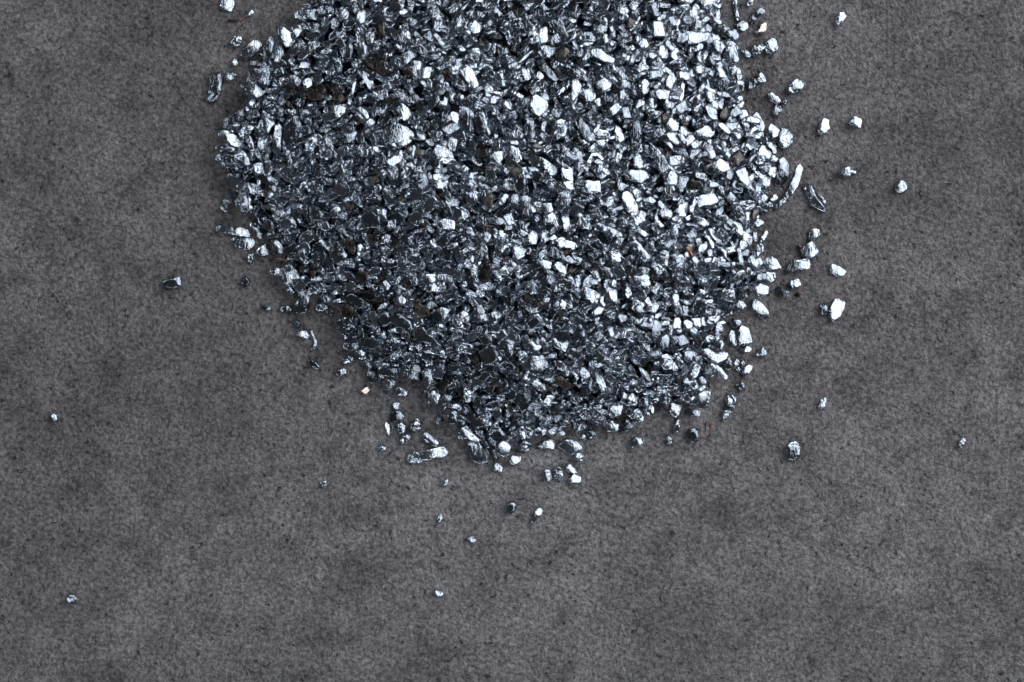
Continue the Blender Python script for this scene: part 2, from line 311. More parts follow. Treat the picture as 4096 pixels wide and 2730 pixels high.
# ------------------------------------------------------------------ the traced pieces
DATA = '''
T 800 0 2.6133
c b 205 60 235 0 260 -30 330 -30 355 20 345 70 330 112 240 105 200 85;bright crumpled chip cut by the top frame edge, above the rusty strand
r d 24 285 215 360 226 430 207 505 155;twisted rusty strand with a silver tip beside the pile's upper left corner
n m 310 440 345 400 380 375 430 390 443 440 415 500 350 490;nugget with grey left half and white right half, below the rusty strand
n b 322 655 345 640 370 608 397 655 385 690 335 685;tiny bright pointed nugget left of the pile, above the square one
c m 425 560 470 500 560 425 600 420 640 455 615 530 550 590 480 632 435 610;dark oval chip with speckled rim leaning right at pile's upper left edge
c d 112 765 200 770 222 830 215 950 170 1060 85 1045 90 960 110 880;tall dark curved plate with bright right edge, standing farthest left beside pile
n m 255 790 320 745 380 780 350 830 310 865 262 850;square nugget with light edges just right of the tall curved plate
n b 500 770 520 745 545 760 580 810 555 818 510 790;tiny white drop shaped nugget between the square nugget and the pile
c m 985 170 1030 100 1110 85 1220 100 1290 150 1305 200 1220 212 1130 195 1100 210 1030 205;long domed chip with white right end at pile's topmost left corner
c b 810 300 835 283 880 295 945 345 975 420 1000 470 900 490 850 440 815 370;white topped chip with a dark knob on pile's upper left edge
c d 632 560 680 470 740 380 775 410 765 500 740 600 710 615 650 585;dark leaf shaped chip standing on pile's upper left edge
c b 775 440 810 412 855 440 870 520 895 600 880 690 800 685 775 600;upright bright oblong chip right of the dark leaf shaped chip
c b 960 340 1010 300 1070 310 1010 400 985 400
c d 1065 245 1110 235 1200 260 1230 240 1290 330 1190 345 1060 290
c d 600 850 615 740 670 625 720 625 765 680 760 780 740 870 680 905;smooth dark upright oval chip below the dark leaf shaped chip
n d 765 740 800 700 870 710 885 770 810 812 770 790
c m 435 900 470 858 560 860 640 900 700 945 640 1000 600 1035 520 1015 450 960;star creased shell shaped chip on pile's left edge
c d 780 850 860 800 980 790 1060 860 1000 920 930 950 860 910 800 880
c d 645 1080 700 1020 760 1060 890 1150 820 1255 700 1180 640 1120;large dark stepped plate leaning left near pile's left edge
c d 250 1250 330 1195 480 1140 520 1200 400 1270 330 1320 260 1345;dark bar with a white end triangle on pile's left edge
n b 470 1105 505 1105 540 1180 520 1200 480 1160;small white upright chip on pile's left edge above the dark bar
c d 565 1090 625 1070 640 1120 610 1165 575 1130
n b 470 1330 530 1310 565 1340 530 1370 480 1360
c m 570 1350 620 1270 680 1230 760 1270 775 1310 730 1350 720 1400 640 1415 590 1400
c b 190 1400 220 1365 300 1375 390 1420 470 1500 440 1535 350 1525 290 1480 200 1440;white oblong chip with dark right end on pile's far left edge
c d 890 1310 950 1220 1040 1240 1060 1340 1000 1400 960 1450 900 1480 870 1440
s m 40 1620 850 1590 960 1555 1100
c d 1375 1450 1440 1400 1620 1380 1650 1430 1560 1490 1390 1500
s b 95 1700 280 1675 430 1715 590;large curved white band in pile's upper left part
n b 1740 330 1820 340 1820 400 1800 480 1750 450 1725 380
c m 2040 660 2130 560 2230 510 2260 580 2190 650 2100 725
c d 1480 480 1590 450 1600 540 1570 640 1480 650 1465 580
c d 2050 200 2120 165 2260 205 2265 250 2230 275 2130 250 2050 225
c d 1530 60 1600 0 1650 60 1620 150 1540 110
c d 1500 240 1560 160 1640 200 1620 290 1560 325 1500 290
c b 1640 170 1670 110 1725 115 1715 230 1680 245 1640 220
c b 1430 150 1480 70 1550 120 1540 190 1480 215 1430 190
c b 2065 1100 2110 1085 2170 1130 2205 1180 2190 1250 2130 1255 2080 1190
c m 1910 1480 1930 1350 2010 1270 2130 1320 2230 1400 2200 1480 2090 1545 1980 1520
w d 1690 640 1800 620 1920 615 1950 690 1960 760 1900 800 1840 760 1760 720
c b 1640 740 1720 730 1800 820 1810 870 1780 940 1720 860
w d 1090 970 1180 900 1330 880 1330 950 1280 1040 1160 1060 1080 1030
s m 60 1320 730 1400 830 1440 880
w d 1360 880 1430 860 1490 980 1520 1050 1420 1080
c m 1290 1200 1400 1110 1530 1080 1500 1200 1400 1260 1300 1260
s b 62 950 730 1040 690 1160 680
c b 1070 830 1160 820 1165 890 1110 930 1080 890
c m 1100 480 1170 420 1250 440 1240 520 1160 580 1090 560
c d 920 540 1000 430 1080 420 1110 470 1050 540 970 610 920 590
c b 2190 690 2230 640 2310 640 2300 720 2240 760 2200 730
c b 2265 1370 2310 1340 2352 1380 2352 1460 2290 1470 2265 1420
c b 1310 0 1390 -30 1395 40 1360 65 1310 40
c b 2070 -20 2140 -10 2130 60 2100 120 2065 70
c b 2170 -20 2250 0 2230 80 2210 150 2170 110
c d 1210 40 1230 -20 1300 -10 1305 50 1250 75
c m 1810 160 1900 150 2030 170 2040 230 1900 215
T 800 500 2.6133
c b 760 220 780 20 810 -30 855 30 845 150 830 350 775 300;tall wrinkled silver chip standing near pile's left edge
c m 150 225 230 215 350 235 350 270 270 290 180 270
c d 170 350 210 305 320 320 420 360 500 440 450 450 350 430 230 400 175 370;long dark leaf on pile's far left edge, below the white oblong chip
s m 105 255 540 420 625 650 690;longest dark band with white right end, on pile's left edge
c d 560 480 600 465 700 500 810 600 790 635 700 620 600 560
s b 85 315 675 290 790 228 905;white bent strip with dark foot lying just left of the pile
c m 370 800 410 735 500 730 535 780 520 850 420 865 370 850
n m 420 860 480 835 530 850 520 900 475 950 430 900
n d 550 870 590 860 610 920 580 975 555 920
s m 82 165 1085 240 1090 350 1112 545 1130;long pointed silver strip lying clear of pile's left edge
c m 530 1030 580 1015 630 1080 655 1180 620 1190 570 1140 530 1070;small ridged chip right of the long pointed silver strip
c m 330 1190 400 1180 560 1200 565 1260 545 1310 440 1300 370 1260;half moon chip directly below the long pointed silver strip
c b 570 1345 630 1280 700 1245 720 1300 715 1355 650 1370;bright chip right of the half moon chip, left of pile
n m 495 1380 515 1345 560 1350 560 1420 545 1465 500 1430;small upright nugget below the half moon chip
c d 580 290 600 240 670 240 715 310 705 395 640 385 590 340
s m 58 490 110 530 200 560 375
c m 430 250 490 320 520 400 510 440 400 360 350 320
s b 55 900 220 930 320 950 430
c d 670 1040 700 985 760 1000 775 1060 740 1110 690 1095
c m 750 1210 800 1205 870 1270 875 1340 830 1350 760 1290
c d 870 1330 900 1270 1000 1240 1070 1250 1040 1320 960 1365 890 1355
r d 32 718 1425 760 1402 840 1400 920 1410;rusty brown strip with a white hooked end on pile's lower left edge
c d 1190 1240 1250 1190 1310 1240 1300 1310 1330 1380 1290 1450 1220 1450 1170 1360
c d 1365 1350 1400 1300 1490 1300 1530 1370 1500 1420 1430 1450 1370 1410
c m 1080 290 1120 150 1200 120 1220 180 1190 300 1130 340
c m 1250 150 1350 140 1400 260 1410 310 1330 325 1250 310
s d 60 1190 440 1270 560 1420 600
s d 65 1250 420 1340 445 1430 500
c m 1420 520 1480 510 1520 640 1500 740 1430 720 1420 620
s d 55 1690 600 1780 700 1900 790
c m 1905 700 1960 655 2030 690 2060 830 2000 870 1940 820
c b 1885 885 1945 885 1940 960 1960 1010 1900 1000
c d 1700 920 1790 900 1880 960 1880 1060 1790 1080 1710 1010
c d 2000 930 2080 910 2140 960 2130 1040 2050 1040 2005 990
s b 45 1650 1440 1660 1320 1680 1250
s b 40 2205 370 2225 290 2240 215
s m 65 2130 570 2160 450 2215 390
c m 2070 280 2110 270 2150 380 2120 500 2080 480
w d 1500 1200 1560 1180 1640 1270 1600 1370 1540 1300
c m 2040 1340 2090 1350 2150 1430 2175 1520 2110 1530 2040 1480
c m 800 1010 870 960 960 960 1010 1040 950 1085 850 1085
c d 1140 870 1220 860 1300 930 1240 1010 1180 1000
w d 1730 1140 1850 1150 1880 1200 1820 1250 1740 1220
T 900 1000 2.6133
n d 160 330 200 275 250 300 262 345 230 390 175 390;dark round nugget with white right dot, alone left of pile's lower left flank
c d 375 600 405 585 478 590 470 625 430 640 385 625;small flat disc with a white crescent edge, left of a dull grey nugget
n d 565 620 600 575 650 580 710 620 690 660 610 660;dull grey nugget between the crescent disc and the tall tapered plate
c d 730 640 780 410 830 395 885 460 860 655 790 658;tall dark tapered plate with lit right edge hanging off pile's lower left
n d 710 760 750 735 795 760 785 810 740 820 712 795;small dark bead below the tall tapered plate, above the white ended nugget
n b 740 870 790 845 850 850 885 890 865 930 800 915 745 905;white ended nugget left of the thin bowed sliver
s b 28 905 845 945 920 955 970 905 1070;thin bowed sliver shaped like a bracket lying clear of the pile
c d 870 1150 900 1145 950 1180 995 1220 960 1245 900 1215 875 1180;flat dark oval chip with a bright crease below the thin bowed sliver
n m 1230 1150 1290 1105 1330 1100 1352 1150 1330 1180 1250 1190;small half round nugget right of the flat creased oval chip
n m 1145 1260 1180 1235 1260 1240 1262 1310 1210 1335 1160 1300;striped round nugget lower left of the half round nugget
p b 1408 1465 1450 1455 1490 1435 1512 1470 1470 1510 1420 1490;small pink copper nugget lying alone below pile's lower left edge
c d 1245 985 1300 965 1400 985 1410 1030 1340 1050 1245 1045
n b 1365 1065 1430 1045 1465 1075 1440 1110 1390 1085
c d 1445 1100 1500 1090 1535 1120 1530 1155 1460 1155
c m 1450 1180 1500 1165 1540 1220 1500 1265 1470 1235
c d 1475 1330 1500 1270 1590 1275 1590 1370 1550 1395 1480 1380;dark square chip with pale rim above the pink copper nugget
n b 1605 1280 1640 1255 1675 1290 1655 1345 1615 1330;bright bead touching the dark square chip on its right
c m 1640 1370 1700 1340 1780 1380 1760 1420 1700 1480 1660 1440;chip with a white spot right of the pink copper nugget
c m 1755 1470 1820 1430 1885 1470 1910 1480 1880 1530 1780 1515;blocky grey chip lower right of the white spotted chip
c m 470 220 540 190 575 200 570 260 540 268 490 250
c m 570 270 600 190 680 150 780 260 780 300 700 310 720 350 660 390 590 350
c m 650 420 690 385 730 420 720 450 685 470 655 450
n m 870 390 940 375 990 420 960 465 900 450
c m 945 590 990 560 1060 580 1075 610 1020 640 950 635
n m 1020 480 1070 460 1105 500 1080 570 1020 540
w d 1225 560 1330 580 1350 640 1310 710 1230 700
c d 1060 640 1100 620 1150 650 1120 688 1070 670
c m 1410 700 1460 650 1500 680 1490 780 1430 780
c m 1510 650 1560 625 1600 700 1600 790 1550 790 1515 720
c d 1605 720 1640 655 1700 660 1730 720 1700 790 1640 800
c d 1730 710 1790 650 1880 680 1950 780 1955 850 1900 865 1820 810 1760 770
s b 20 1960 680 1975 740 1985 805
c d 1970 880 2010 820 2080 810 2110 870 2200 930 2180 995 2080 970 1990 930
c d 1840 1240 1880 1200 2000 1190 2060 1280 2060 1370 1930 1340 1850 1290
c m 2060 1270 2150 1260 2170 1360 2120 1440 2080 1390
c m 2055 290 2090 255 2190 260 2200 320 2130 365 2065 340
c m 2070 380 2200 360 2230 430 2130 440 2080 420
w d 1960 610 2020 550 2140 640 2140 680 2080 710 1990 670
c d 2160 680 2250 600 2340 640 2300 740 2230 760 2170 720
c b 1800 520 1830 430 1890 500 1880 550 1830 590
w d 1420 450 1480 430 1640 500 1640 545 1560 550 1470 510
c d 1260 520 1280 480 1340 460 1400 500 1500 560 1500 600 1380 610 1310 570
w d 1345 310 1390 235 1480 240 1500 320 1440 370
c b 1650 330 1690 320 1730 380 1700 420 1660 400
w d 870 150 950 140 960 220 920 310 880 250
T 1700 1000 2.6133
c d 1130 100 1220 95 1230 190 1140 195
c b 1235 110 1320 130 1310 190 1260 220 1225 180
c b 1335 180 1370 130 1440 125 1475 190 1470 250 1400 240
c m 1610 440 1660 370 1720 400 1830 480 1770 570 1690 520
c b 1730 1250 1820 1220 1870 1360 1905 1480 1860 1500 1780 1400;large white oblong chip leaning left in pile's lower right part
s d 105 1590 770 1615 900 1635 1030
c b 1330 930 1470 930 1500 1000 1470 1060 1370 1030 1330 980
c d 1480 1070 1530 1030 1640 1040 1650 1130 1580 1160 1490 1120
c m 1070 1130 1150 1110 1270 1160 1280 1210 1180 1260 1040 1240 1010 1190
c m 1020 990 1110 960 1220 1010 1180 1060 1090 1080
c d 570 1070 690 980 750 1010 760 1130 690 1195 620 1195
w d 425 1100 490 1020 540 1060 575 1160 540 1190 460 1150
c d 250 1200 360 1195 350 1290 250 1300
c m 450 1370 530 1320 640 1330 630 1420 540 1440 470 1410
w d 640 1370 700 1330 780 1390 740 1440 680 1440
c d 765 960 860 940 930 960 940 1060 850 1080 770 1050
c d 590 910 640 850 690 880 700 970 640 1000 600 970
c b 1610 1260 1660 1220 1720 1290 1700 1400 1640 1390
c d 1745 1150 1820 1060 1890 1110 1880 1200 1800 1230 1750 1210
c m 1350 1160 1430 1160 1500 1220 1450 1270 1380 1250
c m 1100 1380 1180 1350 1260 1420 1250 1490 1180 1470
w d 1300 1360 1420 1320 1560 1440 1540 1500 1420 1430 1330 1390
c d 1630 1440 1700 1410 1750 1460 1700 1560 1630 1540
c m 930 880 980 880 1000 970 960 990 935 940
w d 560 280 600 160 700 150 690 300 640 340 580 320
c b 455 200 500 150 555 190 550 260 490 280
c d 60 680 150 620 240 640 270 740 200 760 100 740
c d 490 680 620 670 650 740 560 760 480 740
c b 650 680 740 640 830 650 790 700 700 750 660 730
s d 72 1260 620 1340 585 1410 565
c b 1410 590 1430 520 1475 560 1460 620 1415 620
c d 2090 210 2140 165 2300 190 2340 200 2330 270 2100 260
s b 55 2120 300 2230 298 2352 290
c m 2130 330 2340 320 2352 370 2180 390
c m 2100 340 2160 420 2160 500 2100 510 2090 420
s b 55 1985 310 1968 400
c b 1930 440 2000 415 2010 520 1960 570 1925 520
s m 55 1720 190 1790 260 1830 330
c d 1830 180 1930 180 1940 290 1850 290
c b 2250 950 2352 1000 2352 1060 2260 1010
c b 1930 1190 2050 1200 2110 1270 2020 1310 1930 1260
c b 2240 1220 2352 1300 2352 1380 2260 1290
p b 355 790 375 775 400 795 390 825 360 820;tiny pink copper grain glinting among dark chips in pile's lower centre
T 1700 0 2.6133
c m 0 40 80 35 130 80 190 200 180 265 110 260 70 180
c b 455 290 520 220 590 270 570 340 510 355
s m 48 835 200 860 330 890 470
s d 95 985 180 960 320 950 490
c b 1180 310 1270 290 1280 400 1250 470 1190 480
c b 1190 490 1380 470 1370 560 1290 610 1210 590
c d 1290 190 1370 155 1440 220 1470 330 1530 420 1440 480 1370 430 1320 300
s b 60 1510 590 1620 490 1755 440
c b 1730 520 1780 485 1900 570 1980 600 1960 650 1850 640 1750 590
s b 24 870 840 980 670 1160 520
c d 1160 650 1200 600 1300 700 1400 860 1310 830 1220 740
n m 930 760 1020 700 1110 740 1110 830 1020 860 940 820
c b 1120 810 1190 745 1240 800 1190 860
c b 370 720 430 675 500 750 560 880 540 930 440 860 380 790
c m 300 790 350 800 460 930 400 950 310 880
s b 35 790 760 825 900
c b 600 850 660 870 710 930 690 1010 640 1020 610 940
c b 1115 1040 1150 1000 1280 1060 1270 1130 1200 1220 1130 1200 1100 1110
s d 88 1050 1030 1080 1200 1120 1370
c b 1530 860 1590 830 1640 900 1600 1000 1570 1130 1535 1100
s m 50 1700 870 1750 950 1700 1120
s b 34 1340 1050 1400 980 1470 920
c d 1540 1230 1600 1205 1700 1310 1760 1460 1690 1490 1600 1350
c b 1980 1400 2010 1290 2060 1380 2090 1450 2030 1500 1985 1480
c d 2150 1290 2240 1270 2260 1400 2240 1568 2160 1568
s b 42 480 1090 490 1270 470 1470
c d 360 1130 460 1110 450 1380 400 1400 350 1380
c b 250 1200 310 1170 350 1200 340 1300 310 1330 270 1260
s b 45 590 1160 625 1300 670 1420
c d 525 1240 570 1200 640 1330 620 1400 550 1360
c d 65 1280 120 1230 200 1260 235 1310 170 1370 90 1330
c b 1790 860 1870 820 1950 860 1930 920 1850 960 1800 920
c d 1960 860 2020 820 2100 850 2110 920 2040 930 1980 900
c b 2020 60 2080 30 2130 100 2110 160 2040 170
c b 2130 60 2160 0 2250 20 2190 110 2160 100
c d 1760 260 1830 240 1900 290 1840 360 1770 340
s m 42 1490 650 1580 700 1720 800
c d 1500 720 1600 730 1670 820 1590 830 1510 770
n b 2240 840 2330 820 2352 950 2280 1000 2230 920
s b 30 2170 860 2200 1000
c b 1660 950 1730 930 1760 1000 1740 1060 1680 1060 1650 1000
c b 1770 1040 1830 1030 1830 1110 1790 1130
w d 170 740 270 700 300 850 220 830
s b 38 890 930 960 990 1030 1010
c b 680 1020 750 1000 740 1080 680 1080
w d 1370 560 1440 480 1520 540 1450 650 1380 640
s b 26 1880 180 1900 270 1850 360
s b 40 1720 0 1740 60 1700 150
s b 30 2250 160 2210 240 2140 330
T 1700 500 2.6133
c b 100 260 160 200 270 230 295 360 230 400 120 390 90 330;large square white chip in pile's dark left centre
c m 840 330 900 230 980 260 1010 370 930 420 860 460
c b 680 290 810 280 820 350 770 400 700 370
s m 100 1090 370 1250 410 1370 520
c b 1430 460 1490 420 1540 470 1540 590 1430 570
c b 1440 600 1540 590 1565 670 1480 680
s d 80 1620 280 1600 400 1570 530
s b 50 1700 250 1660 400 1640 540
s b 40 1700 420 1740 320 1810 300 1870 360
c b 1660 640 1690 590 1830 590 1840 700 1740 730 1665 700
c b 2090 530 2130 480 2300 480 2340 560 2260 600 2110 570
c b 2180 340 2250 320 2280 400 2230 470 2180 430
c b 2070 700 2150 720 2220 830 2210 940 2120 920 2060 830
c b 1875 770 1980 760 1970 850 1950 960 1900 880
c m 665 570 750 560 860 600 930 600 920 680 800 680 700 630
c d 950 490 1040 480 1050 680 960 690
s b 26 1050 440 1120 540 1160 680
c m 980 760 1080 740 1160 850 1150 930 1060 900 1000 850
c d 880 760 960 720 980 820 920 890 880 850
c b 1220 830 1320 820 1340 910 1240 920
c b 1240 940 1340 920 1390 980 1360 1040 1290 1040
c m 1360 830 1430 690 1530 700 1510 830 1430 910
c b 1420 940 1500 920 1520 1100 1450 1110
c b 1140 960 1180 935 1220 980 1200 1070 1160 1040
c b 1065 1170 1130 1110 1190 1160 1160 1240 1080 1250
c b 1200 1150 1290 1110 1310 1180 1230 1260
s m 50 1310 1230 1400 1210 1460 1190
c d 1250 1300 1340 1270 1480 1360 1550 1400 1530 1450 1400 1400 1280 1370
c b 915 1320 950 1240 1070 1290 1040 1370 960 1420 920 1390;large clean white wedge chip near the middle of the pile
s b 85 2140 1170 2230 1290 2330 1420;long white plate leaning left in pile's right half
s m 100 1750 1045 1900 1090 2040 1210
c m 1560 960 1620 920 1720 1010 1730 1090 1640 1080 1570 1010
c m 420 760 500 680 570 730 540 820 460 850
c m 260 900 340 850 440 890 450 950 370 1050 290 1030
c b 120 1030 180 980 300 1010 300 1090 140 1090
c d 620 970 780 970 850 1010 780 1050 640 1020
w d 600 880 640 720 720 720 700 850 640 920
s m 58 700 880 800 800 870 730
c b 90 530 160 500 230 550 240 650 130 690 100 610
w d 540 250 640 230 660 330 570 370
c b 1900 1350 1960 1300 2050 1360 2040 1420 1960 1460
s b 34 770 160 860 180 980 185
c d 1330 220 1420 200 1510 260 1480 330 1400 280
T 2600 0 2.6133
c b 45 30 130 10 210 20 200 80 70 90
c b 365 390 370 340 620 330 635 390 480 460 400 465;wide stepped white plate near pile's upper right edge
s b 38 600 95 660 190 750 240
s d 92 670 270 800 340 930 385;dark ridged plate sticking out of pile's upper right edge
s m 45 885 -5 900 120 930 225;narrow upright sliver with lit right edge at pile's top right
s d 72 1050 250 1120 155 1200 95;dark rough stick pointing up right beside pile's top right
c b 890 270 950 225 1020 240 1025 290 980 330 920 310;white rounded chip at the foot of the dark rough stick
p b 1145 260 1210 240 1228 290 1190 345 1110 360 1100 330 1150 300;ribbed pinkish chip just below the dark rough stick
n m 1015 30 1040 -20 1085 0 1070 50 1040 80 1000 65;small silver nugget at the top frame edge right of the pile
n b 1940 190 1970 130 2020 125 2055 170 2020 240 1960 280 1930 250;solid white pebble alone in the photo's upper right
c m 950 530 990 505 1060 565 1055 615 1000 595;small split oval chip, leftmost of three beside pile's upper right edge
n m 1055 520 1090 465 1170 445 1195 490 1170 550 1110 600 1070 570;cleft nugget, middle of three beside pile's upper right edge
n b 1210 430 1250 397 1310 415 1338 490 1310 550 1270 572 1200 540;wrinkled round white nugget, rightmost of three beside pile's upper right edge
c d 1015 850 1060 815 1110 830 1120 880 1060 940 1025 940;dark chip with pale left rim touching a crumpled white bit, right of pile
n b 1115 790 1165 760 1195 800 1215 850 1160 880 1115 840;crumpled white bit touching the dark pale rimmed chip
n b 1435 920 1470 860 1530 830 1600 855 1622 900 1560 960 1490 988 1440 965;largest lone nugget above a trio, right of the pile
c m 1228 985 1270 972 1330 1010 1365 1060 1330 1100 1260 1060 1235 1020;grooved oval chip, upper left of the trio right of pile
n d 1365 1070 1400 1035 1440 1060 1420 1110 1375 1110;small dark knob, right member of the trio right of pile
n m 1275 1165 1305 1105 1370 1110 1393 1160 1340 1218 1290 1200;round nugget, lowest of the trio right of pile
n b 1750 1380 1775 1290 1810 1240 1870 1260 1880 1330 1850 1400 1780 1420;upright egg shaped nugget alone, left of a similar domed one
n b 2070 1290 2100 1240 2150 1218 2205 1255 2212 1310 2190 1345 2100 1320;domed nugget alone right of the upright egg shaped nugget
c m 785 510 880 475 910 560 925 660 880 685 820 650
c b 700 700 740 680 820 850 800 880 730 820
c m 790 710 900 690 900 760 850 830
s m 42 820 890 900 870 985 870;thin sliver pointing right off pile's upper right edge
c b 900 1090 940 1055 990 1075 960 1120 910 1140
c b 920 1170 1000 1150 1045 1240 970 1290 930 1240
c b 1060 1270 1090 1170 1130 1190 1195 1300 1180 1370 1140 1385 1050 1340;white pear shaped chip on pile's right edge
c b 1225 1370 1270 1300 1350 1360 1330 1420 1260 1460 1215 1430
c b 1350 1430 1380 1340 1440 1350 1490 1410 1480 1500 1430 1558 1345 1540;large rounded chip with white right flank, outermost on pile's right edge
c b 165 1300 220 1240 300 1290 290 1360 220 1380
c b 300 1370 340 1310 385 1350 380 1430 320 1410
c b 150 1400 260 1370 300 1430 300 1530 200 1480
c b 460 1390 520 1320 640 1320 680 1380 620 1450 480 1450;big white stepped chip near pile's right edge
c b 700 1300 760 1290 850 1380 820 1400 740 1350
c b 580 1120 620 1090 700 1150 700 1250 620 1240
w d 720 1200 790 1100 830 1180 800 1240 730 1270
s b 38 350 860 330 1000 270 1200
c b 170 830 240 760 270 830 210 940 170 900
c b 0 960 100 940 215 950 200 1030 100 1040 10 1000
c m 400 150 470 40 515 80 510 200 440 240
s m 45 250 120 290 200 240 320
c b 100 480 180 470 190 590 120 620 80 560
c b 210 490 290 510 320 590 270 640 210 600
s b 60 400 530 480 520 550 460
c m 530 20 600 -20 700 -10 640 50 560 75
c m 640 440 700 410 790 480 740 560 690 530
c m 590 970 640 950 680 1020 640 1080 600 1050
s d 60 660 990 740 985 830 1010
T 2600 600 2.6133
c b 675 160 730 95 810 130 840 190 750 250 680 220
s b 88 1080 240 1160 300 1245 370
c b 890 200 1000 190 1040 300 1100 450 1080 500 1000 380 930 320
c d 1130 180 1230 160 1250 230 1190 260
c b 1220 240 1270 175 1320 190 1300 295 1250 275
c d 1350 110 1400 90 1440 150 1460 270 1400 350 1340 370 1300 330 1330 200;big dark block with bright top corner on pile's right edge
s m 72 1590 145 1550 270 1480 420 1320 620;longest crinkled sliver on pile's right edge, curving down left
s m 68 1320 470 1250 570 1170 680;shorter crinkled sliver left of the longest crinkled one
c m 1120 500 1190 460 1230 500 1190 570 1140 570
n m 1970 230 2030 180 2080 168 2150 215 2150 260 2060 300 2030 270;angular dark and white nugget right of the longest crinkled sliver
c m 1600 380 1640 355 1700 400 1740 500 1810 580 1850 650 1790 640 1700 590 1640 480;long smooth spindle shaped chip lying clear of pile's right edge
s b 22 1740 440 1790 490 1832 558;thin bright splinter along the right side of the spindle shaped chip
c m 1660 850 1680 826 1765 835 1768 890 1730 930 1700 940 1660 950;dark chip with hooked white rim on top of the white kite chip
q d 1535 1010 1560 985 1595 1020 1575 1055 1540 1045;tiny brown grain left of the white kite shaped chip
c m 1610 1010 1690 950 1750 1060 1720 1110 1690 1140 1600 1115 1580 1070;white kite shaped chip with dark lower half right of pile
c m 1435 1220 1480 1160 1560 1150 1680 1140 1690 1200 1650 1245 1540 1260 1450 1300 1430 1260;long lumpy chip directly below the white kite shaped chip
c b 1885 1250 1905 1195 1990 1225 2048 1270 2020 1320 1960 1325 1885 1290;white blocky chip alone, rightmost at this height beyond the lumpy chip
c m 1145 1180 1200 1140 1270 1120 1320 1150 1370 1240 1300 1262 1210 1240 1160 1210;folded shield shaped chip at pile's lower right edge
c m 1100 1290 1240 1280 1310 1290 1300 1380 1200 1400 1110 1360
c b 1085 1430 1150 1400 1240 1430 1230 1500 1130 1530 1090 1490
s b 42 1230 850 1180 930 1150 1010
n m 1130 1020 1180 995 1195 1060 1160 1100 1130 1080
c d 1030 1090 1080 1060 1130 1100 1075 1140
n b 1230 90 1290 55 1335 90 1320 130 1250 130
n m 1095 120 1150 60 1210 70 1200 150 1130 170
c b 470 530 510 480 680 460 710 540 600 590 490 620
c b 260 640 310 580 400 550 415 620 360 690 290 710
c d 370 900 430 830 490 880 480 960 410 980
c b 590 830 640 820 740 920 700 955 620 890
c m 90 650 150 610 230 650 220 720 140 720
k d 36 385 1010 425 1070 455 1130 432 1170;orange copper flake standing among bright chips in pile's right half
s m 80 325 1100 295 1300 280 1490
c m 20 1200 80 1080 190 1050 180 1220 90 1310
c b 180 250 240 220 310 310 270 370 150 360
c m 0 150 60 140 170 180 180 240 100 220
c b 905 540 1000 530 1090 540 1100 600 1030 640 930 620
c d 780 500 840 440 900 510 850 580
s m 38 820 900 850 970 890 1040
c b 900 760 950 780 980 870 930 930 900 860
c m 1060 780 1120 715 1190 760 1130 810 1060 830
s m 42 1020 640 1020 750 1015 850
c m 450 680 560 720 620 770 580 810 500 790
T 2600 1000 2.6133
c b 1055 590 1095 515 1180 570 1250 660 1230 690 1200 728 1130 680;white oblong chip with a loop at its end just off pile's lower right
n d 1780 580 1830 550 1870 620 1850 680 1790 685;dark nugget with bright right rim touching a white plate, far right
c b 1870 650 1945 505 2050 545 2020 640 1960 720 1910 768 1880 710;large white leaning plate touching the dark nugget, far right of pile
n b 1440 345 1490 320 1550 310 1578 370 1520 415 1480 410;square nugget with white right face, upper of two right of pile
c d 1315 400 1340 390 1400 430 1460 420 1440 500 1370 495 1320 450;dark tooth shaped chip lower left of the white faced square nugget
q d 1500 478 1560 425 1590 440 1560 488;dull brown flake under the white faced square nugget
c d 830 740 870 722 930 730 965 770 900 815 845 800;dark rounded chip, uppermost of three beside pile's lower right edge
c b 800 930 850 850 905 870 915 960 890 1005 800 960;bright chip, left of three beside pile's lower right edge
c b 905 860 960 800 1030 830 1060 920 1060 970 990 1000 930 990;large wrinkled white chip, biggest of three beside pile's lower right edge
n b 955 1040 1010 1008 1068 1030 1040 1070 970 1075;small white nugget directly below the large wrinkled white chip
n m 1095 1090 1140 1045 1180 1018 1220 1085 1200 1115 1110 1115;triangular nugget right of the small white one, clear of pile
n d 770 1180 830 1120 860 1170 850 1250 790 1260
n b 860 1190 910 1140 940 1180 900 1225 870 1230;upper left bright bead of the bead cluster on pile's lower right
n b 945 1170 985 1160 990 1200 960 1225;topmost small bead of the bead cluster on pile's lower right
n m 895 1245 930 1225 950 1260 920 1280;lowest small bead of the bead cluster on pile's lower right
n b 950 1270 1030 1195 1075 1215 1050 1270 1000 1320 950 1300;long bead at the right end of the bead cluster
n d 895 1410 940 1375 980 1390 1000 1450 985 1478 930 1455;dark round nugget below the bead cluster
s b 60 660 1210 730 1270 800 1350
c b 530 1050 600 1030 690 1080 820 1060 790 1130 700 1180 620 1160 530 1110
c b 680 930 720 920 775 980 745 1040 700 1010
n m 665 810 720 765 770 820 750 885 690 890
s m 72 690 660 620 760 570 870
s b 40 895 560 860 650 760 710
c m 880 600 940 510 1000 590 960 640 900 645
c b 345 760 390 730 450 770 420 830 370 830
c b 430 720 530 715 555 760 500 830 460 800
c d 15 760 60 720 120 770 100 920 60 965 20 920
c b 105 1110 190 1097 240 1160 215 1250 140 1250 110 1180;brightest white rounded chip in pile's lower right part
c b 425 1290 480 1190 530 1230 500 1330 440 1365
s b 50 260 1080 320 1180 400 1290
c d 90 930 150 870 200 900 190 1030 100 1060
c m 250 620 400 580 510 640 520 710 380 700 280 680
n b 550 420 590 340 640 360 620 480 580 510
c b 680 270 720 245 730 310 690 330
c m 730 450 820 370 890 430 890 560 800 540
s b 48 60 350 120 440 200 500
c d 240 1310 320 1290 320 1420 240 1400
n b 560 930 620 880 670 910 650 960 580 975
c m 500 1350 550 1320 600 1400 540 1430
